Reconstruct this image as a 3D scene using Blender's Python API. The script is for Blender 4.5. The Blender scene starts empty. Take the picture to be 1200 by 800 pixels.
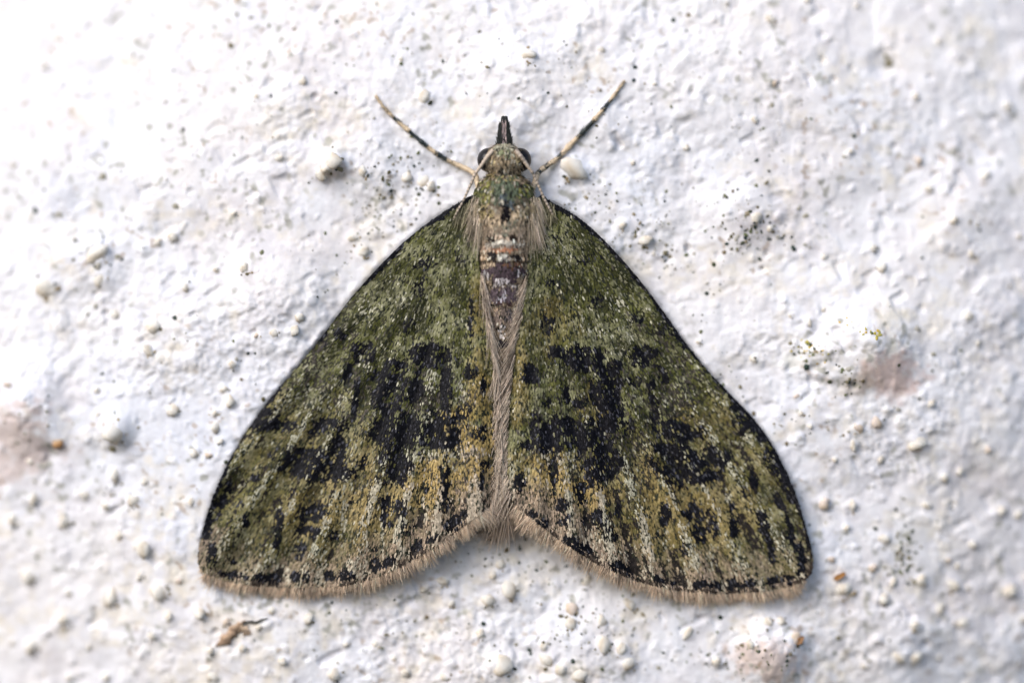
import bpy, math, random
import numpy as np
from mathutils import Vector
from mathutils.geometry import delaunay_2d_cdt

random.seed(7)
RNG = np.random.default_rng(11)
SC = bpy.context.scene
COL = SC.collection

# ------------------------------------------------------------------ camera, sky, sun, exposure
# Layout unit: one photo pixel (1200 x 800) = 0.035 mm on the wall; the wall is the plane Y = 0, facing -Y.
S = 0.042 / 1200.0
DIST = 0.1167                      # camera to wall, metres
DPX = DIST / S

cam_d = bpy.data.cameras.new('camera')
cam = bpy.data.objects.new('camera', cam_d); COL.objects.link(cam)
cam.location = (0, -DIST, 0); cam.rotation_euler = (math.radians(90), 0, 0)
cam_d.sensor_width = 36.0; cam_d.lens = 100.0
cam_d.clip_start = 0.002; cam_d.clip_end = 50.0
cam_d.dof.use_dof = True
cam_d.dof.focus_distance = DIST - 32 * S
cam_d.dof.aperture_fstop = 7.6
SC.camera = cam

SUN_DIR = Vector((-0.58, -0.60, 0.62)).normalized()       # from the wall towards the sun
elev = math.asin(SUN_DIR.z); azim = math.atan2(SUN_DIR.x, SUN_DIR.y)
world = bpy.data.worlds.new('World'); SC.world = world; world.use_nodes = True
nt = world.node_tree; nt.nodes.clear()
sky = nt.nodes.new('ShaderNodeTexSky'); sky.sky_type = 'NISHITA'; sky.sun_disc = False
sky.sun_elevation = elev; sky.sun_rotation = azim % (2 * math.pi); sky.dust_density = 1.6; sky.air_density = 1.0
bg = nt.nodes.new('ShaderNodeBackground'); bg.inputs['Strength'].default_value = 0.15
out = nt.nodes.new('ShaderNodeOutputWorld')
nt.links.new(sky.outputs[0], bg.inputs[0]); nt.links.new(bg.outputs[0], out.inputs[0])

sun_d = bpy.data.lights.new('sun', 'SUN'); sun_d.energy = 2.2; sun_d.angle = math.radians(38)
sun_d.color = (1.0, 0.965, 0.93)
sun = bpy.data.objects.new('sun', sun_d); COL.objects.link(sun)
sun.rotation_euler = (-SUN_DIR).to_track_quat('-Z', 'Y').to_euler()

SC.view_settings.view_transform = 'Standard'; SC.view_settings.look = 'None'
SC.view_settings.exposure = 0.38; SC.view_settings.gamma = 1.0
SC.view_settings.use_curve_mapping = False
SC.cycles.use_denoising = True

# ------------------------------------------------------------------ helpers
def W(p):
    """layout px (x right, y down, h off the wall) -> metres; p seen at photo pixel x, y."""
    p = np.asarray(p, float)
    f = (DPX - p[..., 2]) / DPX
    return np.stack([(p[..., 0] - 600) * f * S, -p[..., 2] * S, (400 - p[..., 1]) * f * S], -1)

def _hash(ix, iy, seed):
    h = (ix.astype(np.int64) * 374761393 + iy.astype(np.int64) * 668265263 + seed * 1442695041) & 0xffffffff
    h = ((h ^ (h >> 13)) * 1274126177) & 0xffffffff
    h = ((h ^ (h >> 16)) * 2246822519) & 0xffffffff
    return ((h ^ (h >> 15)) & 0xffff) / 65535.0

def noise(x, y, scale, seed=0):
    """smooth value noise in -1..1"""
    x = np.asarray(x, float) / scale + 1000.37 + seed * 3.1; y = np.asarray(y, float) / scale + 2000.71
    ix = np.floor(x); iy = np.floor(y); fx = x - ix; fy = y - iy
    fx = fx * fx * fx * (fx * (fx * 6 - 15) + 10); fy = fy * fy * fy * (fy * (fy * 6 - 15) + 10)
    ix = ix.astype(np.int64); iy = iy.astype(np.int64)
    a = _hash(ix, iy, seed); b = _hash(ix + 1, iy, seed); c = _hash(ix, iy + 1, seed); d = _hash(ix + 1, iy + 1, seed)
    return ((a * (1 - fx) + b * fx) * (1 - fy) + (c * (1 - fx) + d * fx) * fy) * 2 - 1

def rot_noise(x, y, scale, seed, ang):
    c, s = math.cos(ang), math.sin(ang)
    return noise(x * c - y * s, x * s + y * c, scale, seed)

def inside(poly, x, y):
    r = np.zeros(np.shape(x), bool); n = len(poly)
    for i in range(n):
        x1, y1 = poly[i]; x2, y2 = poly[(i + 1) % n]
        if y1 == y2: continue
        c = ((y1 > y) != (y2 > y)) & (x < (x2 - x1) * (y - y1) / (y2 - y1) + x1)
        r ^= c
    return r

def smooth_closed(poly, per=6):
    P = np.array(poly, float); n = len(P); o = []
    for i in range(n):
        p0, p1, p2, p3 = P[i - 1], P[i], P[(i + 1) % n], P[(i + 2) % n]
        for k in range(per):
            t = k / per
            o.append(0.5 * ((2 * p1) + (-p0 + p2) * t + (2 * p0 - 5 * p1 + 4 * p2 - p3) * t * t + (-p0 + 3 * p1 - 3 * p2 + p3) * t ** 3))
    return np.array(o)

def smooth_open(pts, per=8):
    P = np.array(pts, float); n = len(P); o = []
    for i in range(n - 1):
        p1, p2 = P[i], P[i + 1]; p0 = P[i - 1] if i else 2 * p1 - p2; p3 = P[i + 2] if i + 2 < n else 2 * p2 - p1
        for k in range(per):
            t = k / per
            o.append(0.5 * ((2 * p1) + (-p0 + p2) * t + (2 * p0 - 5 * p1 + 4 * p2 - p3) * t * t + (-p0 + 3 * p1 - 3 * p2 + p3) * t ** 3))
    o.append(P[-1])
    return np.array(o)

def mesh_from(name, verts, faces, mat, parent=None, colors=None, smooth=True, origin=None):
    """verts in layout px; faces an (n,4)/(n,3) array or list; one colour per vertex (linear RGB)."""
    v = W(verts)
    if origin is not None: v = v - W(np.array(origin))
    me = bpy.data.meshes.new(name)
    if isinstance(faces, np.ndarray):
        k = faces.shape[1]; nf = len(faces)
        me.vertices.add(len(v)); me.vertices.foreach_set('co', v.astype(np.float32).ravel())
        me.loops.add(nf * k); me.loops.foreach_set('vertex_index', faces.astype(np.int32).ravel())
        me.polygons.add(nf); me.polygons.foreach_set('loop_start', np.arange(0, nf * k, k, dtype=np.int32))
        me.update(calc_edges=True)
    else:
        me.from_pydata([tuple(q) for q in v], [], [tuple(int(i) for i in f) for f in faces])
    if colors is not None:
        ca = me.color_attributes.new('col', 'FLOAT_COLOR', 'POINT')
        c = np.ones((len(v), 4), np.float32); c[:, :3] = np.clip(colors, 0, 1)
        ca.data.foreach_set('color', c.ravel())
    if smooth: me.polygons.foreach_set('use_smooth', np.ones(len(me.polygons), bool))
    me.materials.append(mat); me.validate(); me.update()
    o = bpy.data.objects.new(name, me); COL.objects.link(o)
    if origin is not None and parent is None: o.location = Vector(W(np.array(origin)))
    if parent is not None: o.parent = parent
    return o

def material(name, rough=0.6, spec=0.4, col=None, bump=None, sheen=0.0, transl=0.0):
    m = bpy.data.materials.new(name); m.use_nodes = True; t = m.node_tree
    b = t.nodes['Principled BSDF']
    b.inputs['Roughness'].default_value = rough; b.inputs['Specular IOR Level'].default_value = spec
    if sheen: b.inputs['Sheen Weight'].default_value = sheen
    if col is None:
        a = t.nodes.new('ShaderNodeAttribute'); a.attribute_name = 'col'
        t.links.new(a.outputs['Color'], b.inputs['Base Color'])
    else: b.inputs['Base Color'].default_value = (*col, 1)
    if bump:
        tc = t.nodes.new('ShaderNodeTexCoord'); n = t.nodes.new('ShaderNodeTexNoise')
        n.inputs['Scale'].default_value = bump[0] / S; n.inputs['Detail'].default_value = 4
        bp = t.nodes.new('ShaderNodeBump'); bp.inputs['Strength'].default_value = bump[1]; bp.inputs['Distance'].default_value = bump[2] * S
        t.links.new(tc.outputs['Object'], n.inputs['Vector']); t.links.new(n.outputs['Fac'], bp.inputs['Height'])
        t.links.new(bp.outputs['Normal'], b.inputs['Normal'])
    return m

def tag(o, label=None, cat=None, group=None, kind=None):
    for k, v in (('label', label), ('category', cat), ('group', group), ('kind', kind)):
        if v: o[k] = v
    return o

M_SCALE = material('wing_scales', 0.5, 0.07)
M_MEMB = material('wing_membrane', 0.7, 0.2, (0.035, 0.034, 0.018))
M_HAIR = material('hair', 0.5, 0.2)
M_BODY = material('body_cuticle', 0.65, 0.12)
M_LEG = material('leg', 0.45, 0.4)
M_EYE = material('compound_eye', 0.3, 0.3, (0.006, 0.005, 0.006), bump=(0.9, 0.25, 0.4))
M_PALP = material('palp', 0.6, 0.15, bump=(0.35, 0.5, 1.0))
M_SPECK = material('speck', 0.85, 0.15)
M_DEBRIS = material('debris', 0.75, 0.25, bump=(0.25, 0.6, 2.0))

def wall_material():
    m = bpy.data.materials.new('painted_plaster'); m.use_nodes = True; t = m.node_tree
    b = t.nodes['Principled BSDF']; b.inputs['Roughness'].default_value = 0.85; b.inputs['Specular IOR Level'].default_value = 0.2
    tc = t.nodes.new('ShaderNodeTexCoord')
    a = t.nodes.new('ShaderNodeAttribute'); a.attribute_name = 'col'
    n1 = t.nodes.new('ShaderNodeTexNoise'); n1.inputs['Scale'].default_value = 0.045 / S; n1.inputs['Detail'].default_value = 6
    r1 = t.nodes.new('ShaderNodeValToRGB')
    r1.color_ramp.elements[0].position = 0.3; r1.color_ramp.elements[0].color = (0.86, 0.85, 0.86, 1)
    r1.color_ramp.elements[1].position = 0.6; r1.color_ramp.elements[1].color = (1, 1, 1, 1)
    mx = t.nodes.new('ShaderNodeMix'); mx.data_type = 'RGBA'; mx.blend_type = 'MULTIPLY'; mx.inputs[0].default_value = 1
    t.links.new(tc.outputs['Object'], n1.inputs['Vector']); t.links.new(n1.outputs['Fac'], r1.inputs['Fac'])
    t.links.new(a.outputs['Color'], mx.inputs[6]); t.links.new(r1.outputs['Color'], mx.inputs[7])
    t.links.new(mx.outputs[2], b.inputs['Base Color'])
    n2 = t.nodes.new('ShaderNodeTexNoise'); n2.inputs['Scale'].default_value = 0.22 / S; n2.inputs['Detail'].default_value = 5; n2.inputs['Roughness'].default_value = 0.65
    bp = t.nodes.new('ShaderNodeBump'); bp.inputs['Strength'].default_value = 0.5; bp.inputs['Distance'].default_value = 1.2 * S
    t.links.new(tc.outputs['Object'], n2.inputs['Vector']); t.links.new(n2.outputs['Fac'], bp.inputs['Height'])
    t.links.new(bp.outputs['Normal'], b.inputs['Normal'])
    return m
M_WALL = wall_material()

# ------------------------------------------------------------------ wing outlines (photo px)
LEFT_OUT = [(556,232),(540,238),(520,250),(498,265),(470,288),(440,318),(410,352),(385,385),(355,423),(325,458),(300,490),(278,525),(260,560),(246,595),(237,630),(234,650),(236,662),(245,670),(265,677),(300,683),(330,685),(365,685),(395,684),(420,680),(445,672),(470,661),(495,647),(520,630),(545,612),(562,600),(574,590),(582,570),(584.5,530),(583,490),(581,450),(576,410),(568,370),(563,330),(559,290),(557,260)]
RIGHT_OUT = [(632,232),(648,240),(668,250),(690,266),(712,287),(735,312),(758,340),(780,370),(805,405),(830,436),(855,462),(880,488),(900,515),(918,548),(932,580),(942,612),(949,640),(951,660),(946,673),(930,682),(905,688),(875,691),(840,692),(805,690),(775,686),(745,677),(715,665),(690,652),(665,636),(640,618),(620,602),(605,590),(597,570),(594.5,530),(596,490),(599,450),(604,410),(612,370),(617,330),(621,290),(626,260)]
L_POLY = smooth_closed(LEFT_OUT, 5); R_POLY = smooth_closed(RIGHT_OUT, 5)

# ------------------------------------------------------------------ the wall
# larger grains of sand under the paint: x, y, radius, tint (0 white, 1 peach, 2 orange brown)
GRAINS = [(967,590,9,1),(1000,593,8,0),(1038,632,8,0),(1083,682,8,0),(990,690,14,0),(1122,687,9,0),(1038,703,8,0),(1107,715,8,0),(1135,732,10,0),(1075,735,8,0),(1077,773,12,0),(1058,773,8,0),(932,748,9,1),(1192,697,9,0),
 (1027,495,8,1),(1077,520,11,0),(1033,538,7,0),(1000,522,6,0),(1138,370,7,0),(597,690,12,0),(572,703,9,0),(590,780,14,0),(475,788,8,0),(670,713,8,1),(668,730,8,0),(657,785,9,0),(640,773,9,0),(705,727,7,0),(737,708,10,0),(707,755,9,0),(728,760,9,0),(737,777,9,0),(680,790,10,0),(687,682,8,0),(497,690,7,0),(518,680,8,0),(637,757,6,0),
 (133,557,9,0),(155,587,8,0),(123,594,7,0),(138,628,7,0),(165,643,11,0),(186,695,11,0),(233,719,10,0),(127,702,11,0),(71,613,9,0),(69,729,10,0),(34,586,8,0),(8,611,9,0),(29,763,9,0),(248,793,8,0),(285,760,6,0),(246,763,7,0),(224,588,6,0),(27,679,10,0),(196,724,6,0),(361,724,7,0),(95,581,8,0),(391,790,10,0),
 (113,297,13,0),(50,337,14,0),(133,507,17,0),(65,519,8,2),(115,327,9,0),(180,384,10,0),(173,410,8,0),(202,480,8,0),(253,500,7,0),(270,470,8,0),(263,455,6,0),(287,314,9,0),(673,199,14,0),(497,114,10,0),(497,213,9,0),(477,208,9,0),(505,219,7,0),(426,202,8,0),(414,279,8,0),(426,295,9,0),(755,281,9,0),(392,190,10,0),(384,198,8,0),(378,205,8,0),(620,66,8,0),(905,20,7,0),(345,388,8,0),(352,372,7,0),(885,255,8,0),(902,268,7,0),(1160,205,7,0),(1110,560,7,0),(1180,600,8,0),(1145,640,6,0),(880,755,7,0),(840,775,8,0),(806,742,7,0),(440,755,6,0),(330,775,7,0)]
gr = np.random.default_rng(5)
k = 0
while k < 110:                                     # further grains of the same sand, scattered
    gx, gy = gr.uniform(-15, 1215), gr.uniform(-15, 815)
    if gr.random() < 0.45 and gy < 420: continue
    if inside(L_POLY, np.array(gx), np.array(gy)) or inside(R_POLY, np.array(gx), np.array(gy)): continue
    if abs(gx - 590) < 75 and 90 < gy < 250: continue
    if 430 < gx < 745 and abs(gy - (204 - abs(gx - 590) * 0.62)) < 22: continue
    if any((gx - g[0]) ** 2 + (gy - g[1]) ** 2 < (g[2] + 8) ** 2 for g in GRAINS): continue
    GRAINS.append((gx, gy, gr.choice([4, 4.5, 5, 5.5, 6, 7]), 1 if gr.random() < 0.12 else 0)); k += 1

def axis(lo, hi, step, far):
    core = np.arange(lo, hi + step, step); o = []; d = step; p = 0
    while p < far: d *= 1.12; p += d; o.append(p)
    o = np.array(o)
    return np.concatenate([(lo - o)[::-1], core, core[-1] + o])
AX = axis(-24, 1224, 1.65, 900); AY = axis(-24, 824, 1.65, 700)
GX, GY = np.meshgrid(AX, AY)

def dome(x, y):
    r = np.hypot((x - 600) * 0.98, (y - 450) * 1.06)
    e = np.clip(r - 300, 0, 520)
    return -0.00045 * e * e

def splat(H, cx, cy, r, hgt, power=2.0, mode='add'):
    i0, i1 = np.searchsorted(AX, [cx - r, cx + r]); j0, j1 = np.searchsorted(AY, [cy - r, cy + r])
    if i1 <= i0 or j1 <= j0: return
    x = GX[j0:j1, i0:i1]; y = GY[j0:j1, i0:i1]
    if mode != 'add' and r < 25: x = x + WX[j0:j1, i0:i1] * min(1, r / 6); y = y + WY[j0:j1, i0:i1] * min(1, r / 6)
    q = np.hypot(x - cx, y - cy) / r
    v = hgt * np.clip(1 - q * q, 0, 1) ** power
    if mode == 'add': H[j0:j1, i0:i1] += v
    else: H[j0:j1, i0:i1] = np.maximum(H[j0:j1, i0:i1], v)

WX = 3.2 * noise(GX, GY, 8, 161) + 1.8 * noise(GX, GY, 4, 162); WY = 3.2 * noise(GX, GY, 8, 163) + 1.8 * noise(GX, GY, 4, 164)
def build_wall():
    x, y = GX, GY
    wx = x + 14 * noise(x, y, 40, 61); wy = y + 14 * noise(x, y, 40, 62)
    moth = (inside(L_POLY, x, y) | inside(R_POLY, x, y)).astype(float)
    for _ in range(10):
        moth = (moth + np.roll(moth, 3, 0) + np.roll(moth, -3, 0) + np.roll(moth, 3, 1) + np.roll(moth, -3, 1)) / 5
    big = 6 * noise(wx, wy, 190, 1) + 4.5 * rot_noise(wx, wy, 85, 2, 0.6)
    mid = 1.7 * rot_noise(wx, wy, 38, 3, 1.1) + 1.1 * rot_noise(wx, wy, 19, 4, 0.3)
    fine = 0.75 * rot_noise(x, y, 9, 5, 0.8) + 0.5 * rot_noise(x, y, 4.6, 6, 1.9)
    # trowelled flat patches between rougher gritty ones
    gritty = np.clip(0.55 + 0.9 * noise(wx, wy, 120, 8) + 0.25 * (y - 350) / 400, 0.12, 1.25)
    H = big + mid * (0.45 + 0.55 * gritty) + fine * (0.35 + 0.75 * gritty)
    # crumbly broken skin of the render in the gritty patches
    crumb = (1 - np.abs(rot_noise(wx, wy, 15, 171, 0.9))) ** 3 * 0.7 + (1 - np.abs(rot_noise(x, y, 6.0, 172, 2.0))) ** 2 * 0.9
    H += crumb * np.clip(gritty - 0.3, 0, 1) - 0.8
    lay = rot_noise(wx, wy, 30, 173, 1.4) + 0.5 * rot_noise(wx, wy, 12, 174, 0.2)
    H += 1.1 * np.clip((lay - 0.1) * 2.2, 0, 1) ** 1.5            # thin overlapping coats with broken edges
    # pits
    pit = np.clip(rot_noise(x, y, 13, 9, 0.5) - 0.55, 0, 1) * np.clip(rot_noise(x, y, 60, 10, 0.2) + 0.45, 0, 1)
    H -= 10 * pit
    G = np.zeros_like(x)
    g = np.random.default_rng(21)
    for _ in range(4200):                          # small grit below the picking-out size
        cx, cy = g.uniform(-60, 1260), g.uniform(-60, 860)
        if g.random() > 0.25 + 0.6 * (0.5 + 0.5 * float(noise(np.array(cx), np.array(cy), 70, 12))) + 0.15 * (cy - 400) / 400: continue
        r = g.gamma(4.0, 0.9) + 2.0
        splat(G, cx, cy, r, r * g.uniform(0.08, 0.34), 1.5, 'max')
    H += G
    for (cx, cy, r, t) in GRAINS:                  # paint filleted round the bigger grains
        splat(H, cx, cy, r * 1.5, r * 0.25, 1.3)
    for (cx, cy, r, h) in ((1022,405,72,21),(905,768,58,22),(20,478,70,22),(325,345,80,14),(615,95,95,13),(133,500,34,10),(430,190,60,9),(870,250,60,10),(700,150,46,7),(673,199,24,7),(391,190,26,8),(690,170,30,-4),(960,420,40,8),(1040,70,24,-7),(380,190,40,8),(100,310,60,9),(560,770,70,8),(690,745,70,9),(1130,240,80,10)):
        splat(H, cx, cy, r, h, 2.0)
    H -= 8 * np.clip(1 - np.hypot((x - 590) / 60, (y - 205) / 45), 0, 1) * 0.6
    mm = np.clip((moth - 0.35) * 1.9, 0, 1)
    H = (H + 2) * (1 - 0.86 * mm) - 4.5 * mm
    H = np.minimum(H, 40)
    return H + dome(x, y)
WH = build_wall()

def wall_h(x, y):
    x = np.asarray(x, float); y = np.asarray(y, float)
    i = np.clip(np.searchsorted(AX, x) - 1, 0, len(AX) - 2); j = np.clip(np.searchsorted(AY, y) - 1, 0, len(AY) - 2)
    fx = np.clip((x - AX[i]) / (AX[i + 1] - AX[i]), 0, 1); fy = np.clip((y - AY[j]) / (AY[j + 1] - AY[j]), 0, 1)
    return (WH[j, i] * (1 - fx) + WH[j, i + 1] * fx) * (1 - fy) + (WH[j + 1, i] * (1 - fx) + WH[j + 1, i + 1] * fx) * fy

def wall_colour():
    x, y = GX, GY
    C = np.empty(x.shape + (3,)); C[:] = (0.775, 0.772, 0.81)
    a = noise(x, y, 150, 31)[..., None] + 0.6 * noise(x, y, 45, 30)[..., None]
    C += a * np.array([0.022, 0.004, -0.022])
    pk = np.clip(noise(x, y, 110, 41) * 0.8 + noise(x, y, 35, 42) * 0.45 - 0.1, 0, 1)[..., None] * 0.55
    C = C * (1 - pk) + np.array([0.68, 0.63, 0.64]) * pk
    cr = np.clip(noise(x, y, 60, 43) * 0.6 + noise(x, y, 13, 44) * 0.6 + 0.3 * noise(x, y, 5, 46) - 0.2, 0, 1)[..., None] * 0.8
    C = C * (1 - cr) + np.array([0.76, 0.70, 0.60]) * cr
    def mix(w, c):
        nonlocal C
        C = C * (1 - w[..., None]) + np.array(c) * w[..., None]
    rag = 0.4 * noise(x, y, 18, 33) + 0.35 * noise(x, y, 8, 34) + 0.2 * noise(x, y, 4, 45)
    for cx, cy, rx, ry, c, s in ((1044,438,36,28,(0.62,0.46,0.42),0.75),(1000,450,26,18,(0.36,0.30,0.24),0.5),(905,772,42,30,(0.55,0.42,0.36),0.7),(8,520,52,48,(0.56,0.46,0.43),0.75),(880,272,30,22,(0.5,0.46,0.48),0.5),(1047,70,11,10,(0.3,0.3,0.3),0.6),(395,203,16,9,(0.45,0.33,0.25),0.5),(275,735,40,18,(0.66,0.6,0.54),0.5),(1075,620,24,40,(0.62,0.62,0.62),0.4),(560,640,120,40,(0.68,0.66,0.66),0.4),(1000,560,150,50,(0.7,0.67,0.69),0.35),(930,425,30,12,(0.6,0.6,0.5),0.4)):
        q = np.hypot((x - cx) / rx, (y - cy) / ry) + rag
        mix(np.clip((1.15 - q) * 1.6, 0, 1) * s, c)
    # grime settled in small ragged patches: olive and grey, each with a shape of its own
    g1 = np.clip(rot_noise(x, y, 11, 35, 0.4) + 0.6 * rot_noise(x, y, 5, 36, 1.0) - 0.62, 0, 1) * np.clip(noise(x, y, 75, 37) + 0.35, 0, 1)
    mix(np.clip(g1 * 2.2, 0, 0.75), (0.30, 0.30, 0.25))
    g2 = np.clip(rot_noise(x, y, 9, 38, 2.4) + 0.5 * rot_noise(x, y, 4, 39, 0.1) - 0.8, 0, 1) * np.clip(noise(x, y, 90, 40) + 0.2, 0, 1)
    mix(np.clip(g2 * 3, 0, 0.6), (0.34, 0.24, 0.15))
    return C

nY, nX = GX.shape
idx = np.arange(nX * nY).reshape(nY, nX)
quads = np.stack([idx[:-1, :-1], idx[1:, :-1], idx[1:, 1:], idx[:-1, 1:]], -1).reshape(-1, 4)
wv = np.stack([GX, GY, WH], -1)
# the wall is built at its true place: x, y are laid out on the mean plane (no perspective correction by relief)
def wall_pt(x, y, h): return np.stack([(x - 600) * S, -h * S, (400 - y) * S], -1)
def make_wall():
    me = bpy.data.meshes.new('wall'); v = wall_pt(GX, GY, WH).reshape(-1, 3)
    me.vertices.add(len(v)); me.vertices.foreach_set('co', v.astype(np.float32).ravel())
    me.loops.add(quads.size); me.loops.foreach_set('vertex_index', quads.astype(np.int32).ravel())
    me.polygons.add(len(quads)); me.polygons.foreach_set('loop_start', np.arange(0, quads.size, 4, dtype=np.int32))
    me.update(calc_edges=True)
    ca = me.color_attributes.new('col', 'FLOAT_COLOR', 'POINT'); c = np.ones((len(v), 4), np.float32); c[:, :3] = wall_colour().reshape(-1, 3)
    ca.data.foreach_set('color', c.ravel())
    me.polygons.foreach_set('use_smooth', np.ones(len(quads), bool)); me.materials.append(M_WALL); me.update()
    o = bpy.data.objects.new('wall', me); COL.objects.link(o)
    return tag(o, 'rough white painted plaster wall with sandy grit behind the moth', None, None, 'structure')
wall = make_wall()

def pebble(name, seed, tint, n_sub=2):
    import bmesh
    bm = bmesh.new(); bmesh.ops.create_icosphere(bm, subdivisions=n_sub, radius=1.0)
    r = random.Random(seed); ph = [r.uniform(0, 6) for _ in range(6)]
    for v in bm.verts:
        c = v.co.copy()
        f = 1 + 0.20 * math.sin(3.1 * c.x + ph[0]) * math.cos(2.2 * c.z + ph[3]) + 0.15 * math.sin(4.3 * c.z + 2 * c.y + ph[1]) + 0.12 * math.sin(6.1 * (c.x - c.z) + ph[2]) + r.uniform(-0.09, 0.09)
        v.co = c * f
        for q in range(5):                         # a few broken flat sides
            nrm = Vector((math.sin(ph[q % 6] * 3 + q), math.cos(ph[(q + 2) % 6] * 2), math.sin(ph[(q + 4) % 6] + q))).normalized()
            d = v.co.dot(nrm) - 0.78
            if d > 0: v.co -= nrm * d * 0.8
    me = bpy.data.meshes.new(name); bm.to_mesh(me); bm.free()
    ca = me.color_attributes.new('col', 'FLOAT_COLOR', 'POINT')
    base = ((0.80, 0.765, 0.70), (0.72, 0.62, 0.55), (0.50, 0.27, 0.12))[tint]
    for i, v in enumerate(me.vertices):
        # a bare sandy flank where the paint has worn off
        w = max(0, min(1, (math.sin(2 * v.co.x + 3 * v.co.z + ph[4]) - 0.2) * 1.5)) * (0.55 if tint == 0 else 0.7)
        ca.data[i].color = (*[base[q] * (1 - w) + (0.60, 0.48, 0.33)[q] * w for q in range(3)], 1)
    me.polygons.foreach_set('use_smooth', np.ones(len(me.polygons), bool)); me.materials.append(M_WALL)
    return me
PEB = {t: [pebble('grain', 40 + 10 * t + q, t) for q in range(6 if t == 0 else 3)] for t in (0, 1, 2)}
gr = np.random.default_rng(8)
for i, (gx, gy, r, t) in enumerate(GRAINS):
    o = bpy.data.objects.new('grain', PEB[t][i % len(PEB[t])]); COL.objects.link(o); o.parent = wall
    h = float(wall_h(gx, gy))
    o.location = Vector(wall_pt(np.array(gx), np.array(gy), np.array(h - 0.22 * r)))
    sx = r * S * 0.92
    o.scale = (sx * gr.uniform(0.8, 1.3), sx * gr.uniform(0.6, 0.85), sx * gr.uniform(0.75, 1.1))
    o.rotation_euler = (gr.uniform(-0.3, 0.3), gr.uniform(0, 6.28), gr.uniform(-0.3, 0.3))

# ------------------------------------------------------------------ specks of algae and dirt on the paint
def speck_mesh(name, pts, parent=None, origin=None):
    """pts: x, y, radius, colour"""
    V, F, C = [], [], []
    g = np.random.default_rng(len(pts))
    for (x, y, r, c) in pts:
        h = float(wall_h(x, y)); b = len(V); n = 6; a0 = g.uniform(0, 6.28); el = g.uniform(0.55, 1.0); rot = g.uniform(0, 3.14)
        V.append((x, y, h + 0.75 * r)); C.append(c)
        for q in range(n):
            a = a0 + q * 2 * math.pi / n; rr = r * g.uniform(0.7, 1.25); u, v = math.cos(a) * rr, math.sin(a) * rr * el
            xx, yy = x + u * math.cos(rot) - v * math.sin(rot), y + u * math.sin(rot) + v * math.cos(rot)
            V.append((xx, yy, float(wall_h(xx, yy)) + 0.02 * r)); C.append(c)
        for q in range(n): F.append((b, b + 1 + q, b + 1 + (q + 1) % n))
    v = np.array(V); o = None
    me = bpy.data.meshes.new(name)
    P = wall_pt(v[:, 0], v[:, 1], v[:, 2])
    off = np.zeros(3)
    if origin is not None: off = wall_pt(*[np.array(float(q)) for q in origin])
    me.from_pydata([tuple(p) for p in P - off], [], F)
    ca = me.color_attributes.new('col', 'FLOAT_COLOR', 'POINT'); cc = np.ones((len(V), 4), np.float32); cc[:, :3] = C
    ca.data.foreach_set('color', cc.ravel()); me.polygons.foreach_set('use_smooth', np.ones(len(F), bool)); me.materials.append(M_SPECK)
    o = bpy.data.objects.new(name, me); COL.objects.link(o); o.location = Vector(off)
    if parent is not None: o.parent = parent
    return o

DARK = [(0.04, 0.06, 0.05), (0.34, 0.32, 0.26), (0.40, 0.38, 0.34), (0.20, 0.18, 0.12), (0.28, 0.24, 0.17), (0.16, 0.17, 0.10), (0.035, 0.05, 0.04), (0.06, 0.07, 0.04), (0.10, 0.09, 0.05), (0.03, 0.045, 0.045), (0.16, 0.13, 0.08), (0.12, 0.14, 0.07)]
g = np.random.default_rng(77); pts = []
def put(x, y, r, c=None):
    if inside(L_POLY, np.array(x), np.array(y)) or inside(R_POLY, np.array(x), np.array(y)): return
    pts.append((x, y, r, c or DARK[g.integers(len(DARK))]))
CLUST = [(475,200,60,60,90),(455,235,45,35,60),(430,265,40,30,40),(720,260,70,35,70),(770,300,40,30,50),(690,235,40,25,30),(880,275,32,22,45),(850,240,55,40,45),(945,410,22,12,22),(990,450,22,16,22),(1060,650,18,40,45),(560,640,70,22,70),(620,660,90,30,80),(680,720,45,50,70),(590,740,60,40,40),(740,740,60,40,55),(850,770,60,35,70),(900,760,50,40,40),(990,760,70,30,35),(870,440,30,40,35),(830,330,60,50,40),(920,500,50,25,30),(1000,515,50,25,25),(140,580,30,30,18),(300,140,60,40,18),(380,60,70,40,22),(270,220,80,40,20),(120,230,80,50,18),(110,310,60,50,14),(200,380,70,60,16),(520,60,80,40,30),(640,80,60,40,20),(820,60,80,60,35),(900,180,80,60,40),(1000,130,80,60,25),(1080,440,60,40,22),(1150,640,60,60,15),(30,500,50,40,18),(950,600,30,30,14),(450,740,80,40,30),(340,750,60,40,20),(700,130,50,40,25),(400,320,50,40,20),(290,430,40,30,12)]
for cx, cy, sx, sy, n in CLUST:
    for _ in range(int(n * 1.3)):
        put(g.normal(cx, sx * 0.6), g.normal(cy, sy * 0.6), float(np.clip(g.gamma(1.9, 0.5), 0.4, 3.4)))
for cx, cy, sx, sy, n in ((1060,640,9,8,16),(1066,662,6,12,16),(1074,680,6,6,10),(880,276,18,10,22),(470,205,26,18,16),(500,225,14,8,8),(945,412,12,6,12),(995,448,12,9,14),(730,262,30,14,14),(780,298,12,10,10),(600,660,50,12,16),(675,735,20,18,14),(855,770,30,14,18),(140,585,12,12,8),(875,265,30,20,14),(930,280,14,8,10)):
    for _ in range(n): put(g.normal(cx, sx), g.normal(cy, sy), g.uniform(1.1, 3.0), DARK[g.integers(len(DARK))])
for _ in range(620): put(g.uniform(-10, 1210), g.uniform(-10, 810), float(np.clip(g.gamma(2.0, 0.55), 0.4, 3.2)))
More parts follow.
